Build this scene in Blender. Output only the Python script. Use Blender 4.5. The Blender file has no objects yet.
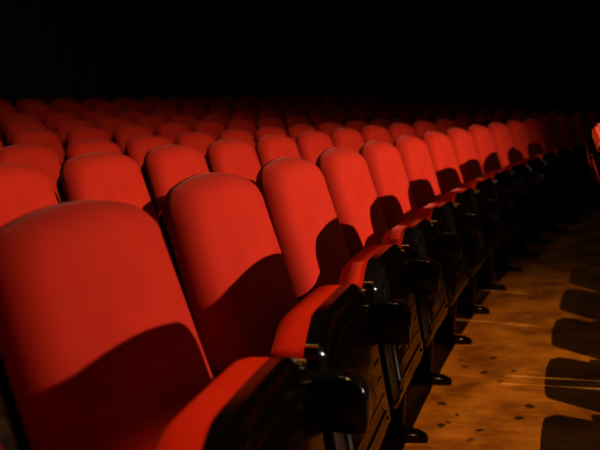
import bpy, bmesh, math, random
from mathutils import Vector, Matrix
random.seed(4)
scene = bpy.context.scene
C = scene.collection

# ------------------------------------------------------------------ place geometry
H, PITCH, ROLL, FPX = 1.09305, 0.13466, 0.06489, 761.65      # eye height, tilt, roll, focal length in pixels
CX, CY, RA, A0, S = 20.27308, -4.39602, 20.99517, 0.25114, 0.56   # centre of the curved rows, radius of the near row, seat pitch
ROW_D = 0.90
RISE = [0.0, 0.04, 0.08, 0.17, 0.26, 0.36, 0.50, 0.62]
BACK = [0.0, 0.78, 1.73, 2.78, 3.65, 4.55, 5.45, 6.35]       # how far each row stands behind the near row       # floor height of each row

def W(o, a, z=0.0):
    """o metres in front of the near row's arm tips, a = angle along the curve"""
    r = RA - o
    return Vector((CX - r * math.cos(a), CY + r * math.sin(a), z))
def ang(k, r=RA): return A0 + k * S / r

# ------------------------------------------------------------------ camera
cam = bpy.data.cameras.new('camera')
co = bpy.data.objects.new('camera', cam); C.objects.link(co)
cam.sensor_fit = 'HORIZONTAL'; cam.sensor_width = 36.0
cam.lens = 36.0 * FPX / 600.0
cam.clip_start = 0.02
F = Vector((0, math.cos(PITCH), -math.sin(PITCH)))
R0 = Vector((1, 0, 0)); U0 = Vector((0, math.sin(PITCH), math.cos(PITCH)))
Rv = R0 * math.cos(ROLL) - U0 * math.sin(ROLL)
Uv = R0 * math.sin(ROLL) + U0 * math.cos(ROLL)
m = Matrix((Rv, Uv, -F)).transposed().to_4x4()
m.translation = (0, 0, H)
co.matrix_world = m
cam.dof.use_dof = True
cam.dof.focus_distance = 2.1
cam.dof.aperture_fstop = 3.2
scene.camera = co

# ------------------------------------------------------------------ world, exposure
wd = bpy.data.worlds.new('dark_hall'); scene.world = wd; wd.use_nodes = True
bg = wd.node_tree.nodes['Background']
bg.inputs[0].default_value = (1.0, 0.8, 0.65, 1); bg.inputs[1].default_value = 0.0012
vs = scene.view_settings
vs.view_transform = 'Standard'; vs.look = 'None'; vs.exposure = 0.0; vs.gamma = 1.0
vs.use_curve_mapping = False

# ------------------------------------------------------------------ lamps
def spot(name, loc, aim, power, col, size, blend, radius):
    l = bpy.data.lights.new(name, 'SPOT'); l.energy = power; l.color = col
    l.spot_size = math.radians(size); l.spot_blend = blend; l.shadow_soft_size = radius
    o = bpy.data.objects.new(name, l); C.objects.link(o); o.location = loc
    o.rotation_euler = (Vector(aim) - Vector(loc)).to_track_quat('-Z', 'Y').to_euler()
    return o
L1 = W(5.5, ang(3.7), 2.28)
L1_AIM = W(-0.3, ang(4.7), 0.3)
spot('stage_lamp', L1, L1_AIM, 1820, (1.0, 0.80, 0.66), 72, 1.0, 0.017)
L2 = W(1.5, ang(0.9), 6.8)
spot('ceiling_downlight', L2, W(0.2, ang(2.3), 0.0), 1250, (1.0, 0.50, 0.12), 54, 1.0, 0.012)

hl = bpy.data.lights.new('fill_light', 'AREA'); hl.shape = 'RECTANGLE'; hl.size = 0.5; hl.size_y = 0.4; hl.energy = 9; hl.color = (1.0, 0.85, 0.65)  # added fill with no known source, lifts the shaded floor
ho = bpy.data.objects.new('fill_light', hl); C.objects.link(ho); ho.location = W(-0.35, ang(4.2), 4.9); ho.rotation_euler = (0, 0, 0.9)

h2 = bpy.data.lights.new('rear_fill_light', 'AREA'); h2.shape = 'RECTANGLE'; h2.size = 0.5; h2.size_y = 0.4; h2.energy = 9; h2.color = (1.0, 0.85, 0.65)  # second added fill, brightens the rear rows and the curtain
ho2 = bpy.data.objects.new('rear_fill_light', h2); C.objects.link(ho2); ho2.location = W(-4.6, ang(9.0), 4.9); ho2.rotation_euler = (0, 0, 0.9)

# ------------------------------------------------------------------ materials
def mat(name, rough=0.5, base=(0.5, 0.5, 0.5)):
    mt = bpy.data.materials.new(name); mt.use_nodes = True
    b = mt.node_tree.nodes['Principled BSDF']
    b.inputs['Base Color'].default_value = (*base, 1); b.inputs['Roughness'].default_value = rough
    return mt, mt.node_tree, b
def node(nt, t, **kw):
    n = nt.nodes.new(t)
    for k, v in kw.items(): setattr(n, k, v)
    return n

# red velour
M_red, nt, b = mat('red_velour', 0.85)
tc = node(nt, 'ShaderNodeTexCoord')
n1 = node(nt, 'ShaderNodeTexNoise'); n1.inputs['Scale'].default_value = 9; n1.inputs['Detail'].default_value = 5
n2 = node(nt, 'ShaderNodeTexNoise'); n2.inputs['Scale'].default_value = 900; n2.inputs['Detail'].default_value = 2
nt.links.new(tc.outputs['Object'], n1.inputs['Vector']); nt.links.new(tc.outputs['Object'], n2.inputs['Vector'])
cr = node(nt, 'ShaderNodeValToRGB')
cr.color_ramp.elements[0].position = 0.3; cr.color_ramp.elements[0].color = (0.50, 0.016, 0.003, 1)
cr.color_ramp.elements[1].position = 0.7; cr.color_ramp.elements[1].color = (0.58, 0.020, 0.004, 1)
nt.links.new(n1.outputs['Fac'], cr.inputs['Fac']); nt.links.new(cr.outputs['Color'], b.inputs['Base Color'])
bp = node(nt, 'ShaderNodeBump'); bp.inputs['Strength'].default_value = 0.25; bp.inputs['Distance'].default_value = 0.001
nt.links.new(n2.outputs['Fac'], bp.inputs['Height']); nt.links.new(bp.outputs['Normal'], b.inputs['Normal'])
b.inputs['Sheen Weight'].default_value = 0.34; b.inputs['Sheen Roughness'].default_value = 0.3
b.inputs['Sheen Tint'].default_value = (1.0, 0.30, 0.20, 1)
b.inputs['Specular IOR Level'].default_value = 0.15

# glossy black moulded plastic
M_blk, nt, b = mat('black_moulded_plastic', 0.2, (0.003, 0.0025, 0.0025)); b.inputs['Specular IOR Level'].default_value = 0.3
tc = node(nt, 'ShaderNodeTexCoord')
n1 = node(nt, 'ShaderNodeTexNoise'); n1.inputs['Scale'].default_value = 14; n1.inputs['Detail'].default_value = 6
nt.links.new(tc.outputs['Object'], n1.inputs['Vector'])
mr = node(nt, 'ShaderNodeMapRange'); mr.inputs['To Min'].default_value = 0.10; mr.inputs['To Max'].default_value = 0.20
nt.links.new(n1.outputs['Fac'], mr.inputs['Value']); nt.links.new(mr.outputs['Result'], b.inputs['Roughness'])

M_glint, nt, b = mat('glint_brass', 0.28, (0.85, 0.55, 0.22)); b.inputs['Metallic'].default_value = 1.0  # metal standing in for the lamp's gold glint on black plastic
tc = node(nt, 'ShaderNodeTexCoord')
n1 = node(nt, 'ShaderNodeTexNoise'); n1.inputs['Scale'].default_value = 120
nt.links.new(tc.outputs['Object'], n1.inputs['Vector'])
mr = node(nt, 'ShaderNodeMapRange'); mr.inputs['To Min'].default_value = 0.2; mr.inputs['To Max'].default_value = 0.45
nt.links.new(n1.outputs['Fac'], mr.inputs['Value']); nt.links.new(mr.outputs['Result'], b.inputs['Roughness'])

# worn timber floor with dark spots
M_floor, nt, b = mat('worn_timber_floor', 0.35)
tc = node(nt, 'ShaderNodeTexCoord')
mp = node(nt, 'ShaderNodeMapping'); mp.inputs['Rotation'].default_value = (0, 0, 0.37)
nt.links.new(tc.outputs['Object'], mp.inputs['Vector'])           # local x = across the row, y = along it
br = node(nt, 'ShaderNodeTexBrick'); br.offset = 0.37
br.inputs['Scale'].default_value = 1.0; br.inputs['Mortar Size'].default_value = 0.0025
br.inputs['Brick Width'].default_value = 2.4; br.inputs['Row Height'].default_value = 0.33
br.inputs['Color1'].default_value = (0.46, 0.190, 0.020, 1); br.inputs['Color2'].default_value = (0.52, 0.215, 0.024, 1)
br.inputs['Mortar'].default_value = (0.36, 0.14, 0.016, 1)
nt.links.new(mp.outputs['Vector'], br.inputs['Vector'])
ms = node(nt, 'ShaderNodeMapping'); ms.inputs['Scale'].default_value = (2.0, 16.0, 1.0)
nt.links.new(mp.outputs['Vector'], ms.inputs['Vector'])
g1 = node(nt, 'ShaderNodeTexNoise'); g1.inputs['Scale'].default_value = 3; g1.inputs['Detail'].default_value = 8
nt.links.new(ms.outputs['Vector'], g1.inputs['Vector'])
g2 = node(nt, 'ShaderNodeTexNoise'); g2.inputs['Scale'].default_value = 4.5; g2.inputs['Detail'].default_value = 7; g2.inputs['Roughness'].default_value = 0.65
nt.links.new(tc.outputs['Object'], g2.inputs['Vector'])
def mixmul(a, fac_out, lo, hi, p0, p1):
    r = node(nt, 'ShaderNodeValToRGB')
    r.color_ramp.elements[0].position = p0; r.color_ramp.elements[0].color = (*lo, 1)
    r.color_ramp.elements[1].position = p1; r.color_ramp.elements[1].color = (*hi, 1)
    nt.links.new(fac_out, r.inputs['Fac'])
    x = node(nt, 'ShaderNodeMix', data_type='RGBA', blend_type='MULTIPLY'); x.inputs['Factor'].default_value = 1.0
    nt.links.new(a, x.inputs['A']); nt.links.new(r.outputs['Color'], x.inputs['B'])
    return x.outputs['Result']
col = mixmul(br.outputs['Color'], g1.outputs['Fac'], (0.72, 0.68, 0.62), (1.04, 1.02, 1.0), 0.33, 0.62)
col = mixmul(col, g2.outputs['Fac'], (0.42, 0.36, 0.30), (1.12, 1.08, 1.02), 0.36, 0.60)
SPOTS = [(442,403,.021),(441,425,.016),(448.5,422.5,.013),(529,406,.020),(520,418,.018),(461,360,.014),(465,366.5,.012),(500,381,.015),(513,371,.014),(456,415,.010),(471,440,.015),(484,372,.018),(493,358,.020),(480,430,.016)]
def floor_point(px, py):
    X, Y = px - 300, 225 - py
    d = F + (Rv * X + Uv * Y) / FPX
    t = -H / d.z
    return Vector((0, 0, H)) + d * t
nz = node(nt, 'ShaderNodeTexNoise'); nz.inputs['Scale'].default_value = 30; nz.inputs['Detail'].default_value = 3
nt.links.new(tc.outputs['Object'], nz.inputs['Vector'])
sub = node(nt, 'ShaderNodeVectorMath', operation='SUBTRACT'); sub.inputs[1].default_value = (0.5, 0.5, 0.5)
nt.links.new(nz.outputs['Color'], sub.inputs[0])
scl = node(nt, 'ShaderNodeVectorMath', operation='SCALE'); scl.inputs['Scale'].default_value = 0.035
nt.links.new(sub.outputs['Vector'], scl.inputs[0])
wob = node(nt, 'ShaderNodeVectorMath', operation='ADD')
nt.links.new(tc.outputs['Object'], wob.inputs[0]); nt.links.new(scl.outputs['Vector'], wob.inputs[1])
acc = None
for (px, py, rr) in SPOTS:
    q = floor_point(px, py)
    dn = node(nt, 'ShaderNodeVectorMath', operation='DISTANCE'); dn.inputs[1].default_value = q
    nt.links.new(wob.outputs['Vector'], dn.inputs[0])
    r = node(nt, 'ShaderNodeMapRange'); r.inputs['From Min'].default_value = rr * 0.75; r.inputs['From Max'].default_value = rr * 1.1
    r.inputs['To Min'].default_value = 0.12 if rr != 0.015 else 0.35; r.inputs['To Max'].default_value = 1.0
    nt.links.new(dn.outputs['Value'], r.inputs['Value'])
    if acc is None: acc = r.outputs['Result']
    else:
        mn = node(nt, 'ShaderNodeMath', operation='MULTIPLY')
        nt.links.new(acc, mn.inputs[0]); nt.links.new(r.outputs['Result'], mn.inputs[1]); acc = mn.outputs[0]
x = node(nt, 'ShaderNodeMix', data_type='RGBA', blend_type='MULTIPLY'); x.inputs['Factor'].default_value = 1.0
nt.links.new(col, x.inputs['A']); nt.links.new(acc, x.inputs['B'])
nt.links.new(x.outputs['Result'], b.inputs['Base Color'])
mr = node(nt, 'ShaderNodeMapRange'); mr.inputs['To Min'].default_value = 0.28; mr.inputs['To Max'].default_value = 0.55
nt.links.new(g2.outputs['Fac'], mr.inputs['Value']); nt.links.new(mr.outputs['Result'], b.inputs['Roughness'])
bp = node(nt, 'ShaderNodeBump'); bp.inputs['Strength'].default_value = 0.2; bp.inputs['Distance'].default_value = 0.004
nt.links.new(g1.outputs['Fac'], bp.inputs['Height']); nt.links.new(bp.outputs['Normal'], b.inputs['Normal'])

M_dark, nt, b = mat('black_matt_paint', 0.9, (0.006, 0.006, 0.006))
tc = node(nt, 'ShaderNodeTexCoord'); n1 = node(nt, 'ShaderNodeTexNoise'); n1.inputs['Scale'].default_value = 3
nt.links.new(tc.outputs['Object'], n1.inputs['Vector'])
cr = node(nt, 'ShaderNodeValToRGB'); cr.color_ramp.elements[0].color = (0.004, 0.004, 0.004, 1); cr.color_ramp.elements[1].color = (0.008, 0.0075, 0.007, 1)
nt.links.new(n1.outputs['Fac'], cr.inputs['Fac']); nt.links.new(cr.outputs['Color'], b.inputs['Base Color'])
M_curt, nt, b = mat('black_curtain_cloth', 0.95, (0.014, 0.013, 0.011))
tc = node(nt, 'ShaderNodeTexCoord'); n1 = node(nt, 'ShaderNodeTexNoise'); n1.inputs['Scale'].default_value = 60
nt.links.new(tc.outputs['Object'], n1.inputs['Vector'])
cr = node(nt, 'ShaderNodeValToRGB'); cr.color_ramp.elements[0].color = (0.040, 0.039, 0.033, 1); cr.color_ramp.elements[1].color = (0.060, 0.058, 0.050, 1)
nt.links.new(n1.outputs['Fac'], cr.inputs['Fac']); nt.links.new(cr.outputs['Color'], b.inputs['Base Color'])

# ------------------------------------------------------------------ mesh helpers
def obj(name, bm, material, parent=None, sharp=38):
    bmesh.ops.recalc_face_normals(bm, faces=bm.faces)
    me = bpy.data.meshes.new(name); bm.to_mesh(me); bm.free()
    for p in me.polygons: p.use_smooth = True
    if sharp: me.set_sharp_from_angle(angle=math.radians(sharp))
    me.materials.append(material)
    o = bpy.data.objects.new(name, me); C.objects.link(o)
    if parent: o.parent = parent
    return o
def struct(name, bm, material, sharp=38):
    o = obj(name, bm, material, None, sharp); o['kind'] = 'structure'; return o

def offset(outline, d):
    n = len(outline); res = []
    for i in range(n):
        (x0, y0), (x1, y1), (x2, y2) = outline[i - 1], outline[i], outline[(i + 1) % n]
        e1 = Vector((x1 - x0, y1 - y0)).normalized(); e2 = Vector((x2 - x1, y2 - y1)).normalized()
        nn = Vector((-e1.y - e2.y, e1.x + e2.x))
        if nn.length < 1e-6: nn = Vector((-e1.y, e1.x))
        nn.normalize()
        c = max(0.5, nn.dot(Vector((-e1.y, e1.x))))
        res.append((x1 + nn.x * d / c, y1 + nn.y * d / c))
    return res
def slab(outline, layers, depth, cap_back=True):
    """outline (y,z) counter-clockwise; layers: (inset | ('s',scale), d); depth(y,z,d) -> x"""
    bm = bmesh.new()
    cy = sum(p[0] for p in outline) / len(outline)
    cz = (min(p[1] for p in outline) + max(p[1] for p in outline)) / 2
    rings = []; last = outline
    for ins, d in layers:
        if isinstance(ins, tuple):
            pts = [(cy + (y - cy) * ins[1], cz + (z - cz) * ins[1]) for y, z in last]
        else:
            pts = offset(outline, ins); last = pts
        rings.append([bm.verts.new((depth(y, z, d), y, z)) for y, z in pts])
    n = len(outline)
    for a, b_ in zip(rings, rings[1:]):
        for i in range(n): bm.faces.new((a[i], a[(i + 1) % n], b_[(i + 1) % n], b_[i]))
    dl = layers[-1][1]
    c = bm.verts.new((depth(cy, cz, dl), cy, cz))
    for i in range(n): bm.faces.new((rings[-1][i], rings[-1][(i + 1) % n], c))
    if cap_back:
        c0 = bm.verts.new((depth(cy, cz, layers[0][1]), cy, cz))
        for i in range(n): bm.faces.new((rings[0][(i + 1) % n], rings[0][i], c0))
    return bm
def arc_pts(cx, cz, rx, rz, a0, a1, n):
    return [(cx + rx * math.cos(math.radians(a0 + (a1 - a0) * i / n)), cz + rz * math.sin(math.radians(a0 + (a1 - a0) * i / n))) for i in range(n + 1)]
def dense(pts, step=0.02):
    out = []
    for i in range(len(pts)):
        a, b_ = Vector(pts[i]), Vector(pts[(i + 1) % len(pts)])
        k = max(1, int((b_ - a).length / step))
        for j in range(k): out.append(tuple(a.lerp(b_, j / k)))
    return out
def prism(poly, y0, y1, bev=0.004, seg=2):
    """poly in (x,z), extruded along y, bevelled"""
    bm = bmesh.new()
    a = [bm.verts.new((x, y0, z)) for x, z in poly]; b_ = [bm.verts.new((x, y1, z)) for x, z in poly]
    n = len(poly)
    bm.faces.new(a); bm.faces.new(list(reversed(b_)))
    for i in range(n): bm.faces.new((a[i], b_[i], b_[(i + 1) % n], a[(i + 1) % n]))
    bmesh.ops.recalc_face_normals(bm, faces=bm.faces)
    if bev:
        es = [e for e in bm.edges if len(e.link_faces) == 2 and e.calc_face_angle(0) > 0.6]
        bmesh.ops.bevel(bm, geom=es, offset=bev, segments=seg, affect='EDGES', profile=0.5, clamp_overlap=True)
    return bm
def box(bm, x0, x1, y0, y1, z0, z1):
    v = [bm.verts.new((x, y, z)) for x in (x0, x1) for y in (y0, y1) for z in (z0, z1)]
    for f in ((0,1,3,2),(4,6,7,5),(0,4,5,1),(2,3,7,6),(0,2,6,4),(1,5,7,3)): bm.faces.new([v[i] for i in f])
def cyl(bm, p, axis, r, h, n=16):
    q = Vector((0, 0, 1)).rotation_difference(Vector(axis)).to_matrix().to_4x4(); q.translation = p
    bmesh.ops.create_cone(bm, cap_ends=True, segments=n, radius1=r, radius2=r * 0.86, depth=h, matrix=q)

# ------------------------------------------------------------------ setting
bm = bmesh.new()
prof = [(11.0, 0.0), (-0.54, 0.0)]
for n in range(1, 8):
    prof += [(prof[-1][0], RISE[n]), (-0.54 - BACK[n], RISE[n])]
prof[-1] = (-10.0, RISE[7])
NA = 90; rings = []
for i in range(NA + 1):
    a = -0.35 + 1.45 * i / NA
    rings.append([bm.verts.new(W(o, a, z)) for o, z in prof])
for r0, r1 in zip(rings, rings[1:]):
    for j in range(len(prof) - 1): bm.faces.new((r0[j], r1[j], r1[j + 1], r0[j + 1]))
fl = struct('floor', bm, M_floor)
def up_normals(o):
    me = o.data
    if sum(p.normal.z * p.area for p in me.polygons) < 0: me.flip_normals()
up_normals(fl)

bm = bmesh.new()                                                   # wall behind the last row
for i in range(60): pass
vs_ = [[bm.verts.new(W(-9.0, -0.3 + 1.3 * i / 60, z)) for z in (0.5, 5.05)] for i in range(61)]
for a, b_ in zip(vs_, vs_[1:]): bm.faces.new((a[0], b_[0], b_[1], a[1]))
struct('wall_back', bm, M_dark)
bm = bmesh.new()
ea = 1.02
p0, p1 = W(11.0, ea), W(-9.5, ea)
v = [bm.verts.new((p.x, p.y, z)) for p, z in ((p0, -0.02), (p1, -0.02), (p1, 5.05), (p0, 5.05))]; bm.faces.new(v)
struct('wall_end', bm, M_dark)
# unseen ceiling; slot added so its edge keeps the downlight off the backrests
a4 = ang(4.2); T = W(0, a4); nv = Vector((math.cos(a4), -math.sin(a4), 0)); tv = Vector((math.sin(a4), math.cos(a4), 0))
Ln, Lt = (L2 - T).dot(nv), (L2 - T).dot(tv)
ZC = 5.0; fr = (L2.z - ZC) / L2.z
n_edge = Ln + (-0.29 - Ln) * fr
t0, t1, n1_, BIG = Lt - 1.4, Lt + 2.2, n_edge + 2.2, 26.0
bm = bmesh.new()
def quad(n0, n1, ta, tb):
    pts = [T + nv * n0 + tv * ta, T + nv * n1 + tv * ta, T + nv * n1 + tv * tb, T + nv * n0 + tv * tb]
    lo = [bm.verts.new((p.x, p.y, ZC)) for p in pts]; hi = [bm.verts.new((p.x, p.y, ZC + 0.04)) for p in pts]
    bm.faces.new(lo); bm.faces.new(hi[::-1])
    for i in range(4): bm.faces.new((lo[i], lo[(i + 1) % 4], hi[(i + 1) % 4], hi[i]))
quad(-BIG, n_edge, -BIG, BIG); quad(n1_, BIG, -BIG, BIG); quad(n_edge, n1_, -BIG, t0); quad(n_edge, n1_, t1, BIG)
struct('ceiling', bm, M_dark)

# unseen stage spotlight body; flap added to dim the beam above the near row
sl = bpy.data.objects.new('stage_spotlight', None); C.objects.link(sl)
sd = L1_AIM - L1; sl.location = (L1.x, L1.y, 0); sl.rotation_euler = (0, 0, math.atan2(sd.y, sd.x))
sl['label'] = 'unseen black stage spotlight on a stand, its flap added to cut the beam'; sl['category'] = 'spotlight'
LAMP_PARTS = sl

# pleated black curtain in front of the back wall
bm = bmesh.new(); cols = []
NC = 1100
for i in range(NC + 1):
    a = -0.22 + 1.235 * i / NC
    dd = 0.045 * math.sin(i * 2 * math.pi / 7.3) + 0.02 * math.sin(i * 0.37 + 1.3 * math.sin(i * 0.05))
    cols.append([bm.verts.new(W(-8.5 + dd * s, a, z)) for z, s in ((RISE[7] + 0.02, 1.1), (2.2, 1.0), (4.95, 0.7))])
for a, b_ in zip(cols, cols[1:]):
    for j in range(2): bm.faces.new((a[j], b_[j], b_[j + 1], a[j + 1]))
cu = obj('curtain', bm, M_curt, None, 0)
cu['label'] = 'black pleated curtain hanging in the dark behind the last row of seats'; cu['category'] = 'curtain'

# ------------------------------------------------------------------ the seat
def face_x(z): return -0.270 + (0.69 - z) * 0.185 + 0.075 * max(0.0, 0.9 - z)
def back_outline(inset=0.0, zb=0.41, zt=0.990, w=0.242):
    wt = w - 0.017; rc = 0.076
    pts = [(-w + 0.035, zb), (w - 0.035, zb)] + arc_pts(w - 0.03, zb + 0.03, 0.03, 0.03, -80, -10, 4)
    pts += [(w, zb + 0.16)]
    pts += arc_pts(wt - rc, zt - 0.015 - rc * 0.92, rc, rc * 0.92, 0, 82, 10)
    for i in range(1, 8):
        y = (wt - rc) * (1 - 2 * i / 8); pts.append((y, zt - 0.015 * (y / (wt - rc * 0.9)) ** 2))
    pts += [(-y, z) for y, z in reversed(arc_pts(wt - rc, zt - 0.015 - rc * 0.92, rc, rc * 0.92, 0, 82, 10))]
    pts += [(-w, zb + 0.16)]
    pts += [(-y, z) for y, z in reversed(arc_pts(w - 0.03, zb + 0.03, 0.03, 0.03, -80, -10, 4))]
    pts = dense(pts, 0.03)
    return offset(pts, inset) if inset else pts
PW = 0.238
def pad_outline(w=PW, zb=0.31, zt=0.702, ch=0.085, r=0.03):
    pts = arc_pts(-w + 0.03, zb + 0.03, 0.03, 0.03, 180, 270, 5) + arc_pts(w - 0.03, zb + 0.03, 0.03, 0.03, 270, 360, 5)
    # right side up to the chamfer, rounded knees, gently arched top, left side down
    pts += [(w, zt - 0.068), (w - 0.0015, zt - 0.058), (w - 0.006, zt - 0.050), (w - 0.014, zt - 0.044)]
    pts += [(w - 0.075, zt - 0.012), (w - 0.09, zt - 0.006), (w - 0.105, zt - 0.003), (w - 0.125, zt - 0.001)]
    top = [(0.05, zt), (-0.05, zt)]
    left = [(-y, z) for y, z in reversed(pts[12:])]
    return dense(pts + top + left, 0.035)

def make_seat():
    t = bpy.data.objects.new('cinema_seat', None); C.objects.link(t); t.empty_display_size = 0.1
    dome = lambda y, z, d: face_x(z) - d
    obj('backrest', slab(back_outline(), [(0.012, 0.084), (0.0, 0.072), (0.001, 0.058), (0.005, 0.042), (0.013, 0.026), (0.026, 0.012), (0.044, 0.003), (0.062, 0.0), (('s', 0.8), -0.004), (('s', 0.5), -0.007), (('s', 0.2), -0.008)], dome), M_red, t, 60)
    obj('backrest_shell', slab(back_outline(0.003, zb=0.36, zt=0.955), [(0.0, 0.054), (-0.002, 0.060), (-0.001, 0.090), (0.010, 0.108), (0.035, 0.116), (('s', 0.75), 0.124), (('s', 0.4), 0.128)], dome), M_blk, t, 50)
    po = pad_outline()
    px = lambda y, z, d: d - 0.015 + 0.12 * (0.69 - z)
    obj('seat_cushion', slab(po, [(0.004, -0.094), (0.0, -0.100), (0.0, -0.136), (0.004, -0.154), (0.014, -0.168), (0.030, -0.178), (('s', 0.75), -0.184), (('s', 0.4), -0.187)], px), M_red, t, 60)
    bm = slab(po, [(0.010, -0.097), (-0.001, -0.0965), (-0.003, -0.093), (-0.003, -0.070), (0.000, -0.0655), (0.024, -0.054), (0.028, -0.053), (0.05, -0.053), (0.056, -0.049), (('s', 0.7), -0.046), (('s', 0.35), -0.044)], px)
    for i in range(4):                                             # moulded ribs across the lower front
        z = 0.37 + i * 0.042
        hw = 0.165 + 0.004 * i
        ring = [(-hw + 0.02, z), (hw - 0.02, z), (hw, z + 0.008), (hw - 0.02, z + 0.016), (-hw + 0.02, z + 0.016), (-hw, z + 0.008)]
        sx = -0.015 + 0.12 * (0.69 - z)
        lo = [bm.verts.new((sx - 0.056, y, zz)) for y, zz in ring]
        hi = [bm.verts.new((sx - 0.045, y * 0.985, z + 0.008 + (zz - z - 0.008) * 0.55)) for y, zz in ring]
        bm.faces.new(hi)
        for j in range(6): bm.faces.new((lo[j], lo[(j + 1) % 6], hi[(j + 1) % 6], hi[j]))
    sh = obj('seat_shell', bm, M_blk, t, 30)
    for s in (-1, 1):  # highlight on the rim's knee, built as small metal pins
        bm = bmesh.new(); cyl(bm, (-0.0900, s * (PW - 0.0015), 0.661), (1, 0, 0), 0.0042, 0.024, 14)
        obj('glint_pin', bm, M_glint, sh)
    # armrest: thin bar that hooks down at the front
    top = [(-0.33, 0.612), (-0.20, 0.622), (-0.035, 0.626)] + arc_pts(-0.022, 0.576, 0.05, 0.05, 80, 0, 9) + [(0.026, 0.54), (0.022, 0.515)]
    low = [(0.004, 0.512), (-0.06, 0.520), (-0.20, 0.535), (-0.33, 0.535)]
    obj('armrest', prism(top + low, 0.255, 0.306, 0.006, 3), M_blk, t, 40)
    pan = [(-0.33, 0.58), (-0.33, 0.30), (-0.30, 0.10), (-0.30, 0.02), (-0.13, 0.02), (-0.115, 0.05), (-0.095, 0.25), (-0.075, 0.45), (-0.062, 0.584)]
    sp = obj('side_panel', prism(list(reversed(pan)), 0.268, 0.294, 0.006, 3), M_blk, t, 40)
    ft = [(-0.36, 0.0), (-0.36, 0.024), (-0.30, 0.034), (-0.14, 0.036), (-0.07, 0.031), (-0.043, 0.021), (-0.034, 0.009), (-0.036, 0.0)]
    bm = prism(list(reversed(ft)), 0.250, 0.312, 0.011, 4)
    for v in bm.verts:                                             # rounded toe
        if v.co.x > -0.09:
            f_ = (v.co.x + 0.09) / 0.056; v.co.y = 0.281 + (v.co.y - 0.281) * (1 - 0.55 * f_ ** 2.2)
    obj('foot', bm, M_blk, sp, 50)
    return t
proto = make_seat()
first = [True]
def copy_tree(o, parent=None):
    c = o.copy(); C.objects.link(c)
    if parent: c.parent = parent; c.matrix_parent_inverse = o.matrix_parent_inverse
    for ch in list(o.children): copy_tree(ch, c)
    return c
def project(p):
    d = Vector(p) - Vector((0, 0, H)); w = d.dot(F)
    return None if w < 0.15 else (300 + FPX * d.dot(Rv) / w, 225 - FPX * d.dot(Uv) / w)
def place(o, a, z, label, group):
    t = proto if first[0] else copy_tree(proto); first[0] = False
    t.location = W(o, a, z); t.rotation_euler = (0, 0, -a)
    t['label'] = label; t['category'] = 'seat'; t['group'] = group
    return t
ORD = ['first', 'second', 'third', 'fourth', 'fifth', 'sixth', 'seventh', 'eighth', 'ninth', 'tenth', 'eleventh', 'twelfth', 'thirteenth', 'fourteenth', 'fifteenth', 'sixteenth', 'seventeenth', 'eighteenth', 'nineteenth', 'twentieth', 'twenty-first', 'twenty-second', 'twenty-third', 'twenty-fourth']

# the near row
near = ['large red velour folding seat filling the left foreground, nearest to the viewer',
        'red velour folding seat second in the near row, right behind the largest one']
place(0, ang(-0.49), 0, 'red velour folding seat at the lower left corner, mostly cut off by the frame', 'seats of the near row')
for k in range(0, 20):
    if k < 2: lb = near[k]
    elif k < 12: lb = 'brightly lit red folding seat, %s from the left in the near row' % ORD[k]
    else: lb = 'dim dark red seat, %s from left at unlit far end of near row' % ORD[k]
    place(0, ang(k + 0.5), 0, lb, 'seats of the near row')
# the rows behind
I0 = [0, 2.12, 4.63, 10.20, 9.95, 9.70, 10.10, 10.75]
SP = [0, 0.56, 0.56, 0.56, 0.56, 0.56, 0.56, 0.56]
XMAX = [0, 575, 540, 510, 470, 430, 390, 340]
ROWN = ['', 'second row', 'third row', 'fourth row', 'fifth row', 'sixth row', 'seventh row', 'dim last row before the curtain']
for n in range(1, 8):
    r = RA + 0.363 + BACK[n]; i = 0
    for k in range(-12, 36):
        a = A0 + (I0[n] * S + k * SP[n]) / r
        q = project(W(-0.363 - BACK[n], a, 0.99 + RISE[n]))
        if q is None or q[0] < -34 + 2 * n or q[0] > XMAX[n]: continue
        place(-BACK[n] - 0.04, a, RISE[n], 'red velour seat back, %s from left in the %s' % (ORD[i], ROWN[n]), 'seats of the ' + ROWN[n])
        i += 1
# the row in front, across the aisle
vis = []
for j in range(-3, 15):
    a = ang(0.70 + 1.05 * j)
    q = project(W(0.914 - 0.45, a, 0.9))
    vis.append((q is not None and q[0] < 606 and q[0] > 300 and j >= 1, a))
i = 0
for v, a in vis:
    if v:
        lb = 'black backed red seat at the right edge across the aisle, %s from the viewer' % ORD[i]; i += 1
        place(0.914, a, 0, lb, 'seats across the aisle at the right edge')
    else:
        place(0.914, a, 0, 'red folding seat of the row across the aisle, outside the picture', 'seats across the aisle out of frame')
for j in range(-3, 12):                                           # the next row towards the screen, which keeps the low stage light off the aisle floor
    place(1.86, ang(0.22 + 1.10 * j), 0, 'red folding seat two rows in front of the near row, outside the picture', 'seats two rows in front, out of frame')
# spotlight parts (local x points along the beam)
bm = bmesh.new(); cyl(bm, (-0.20, 0, L1.z), (-1, 0, 0), 0.11, 0.30, 28); obj('lamp_housing', bm, M_dark, LAMP_PARTS)
bm = bmesh.new(); ze = L1.z - 0.17 * math.tan(math.radians(7.5)); box(bm, 0.17, 0.174, -0.35, 0.35, ze, ze + 0.20)
box(bm, -0.09, 0.17, -0.35, 0.35, ze + 0.196, ze + 0.20); obj('added_beam_flap', bm, M_dark, LAMP_PARTS)
bm = bmesh.new(); cyl(bm, (-0.20, 0, (L1.z - 0.11) / 2), (0, 0, 1), 0.02, L1.z - 0.11, 14); cyl(bm, (-0.20, 0, 0.015), (0, 0, 1), 0.25, 0.03, 28)
obj('stand', bm, M_dark, LAMP_PARTS)
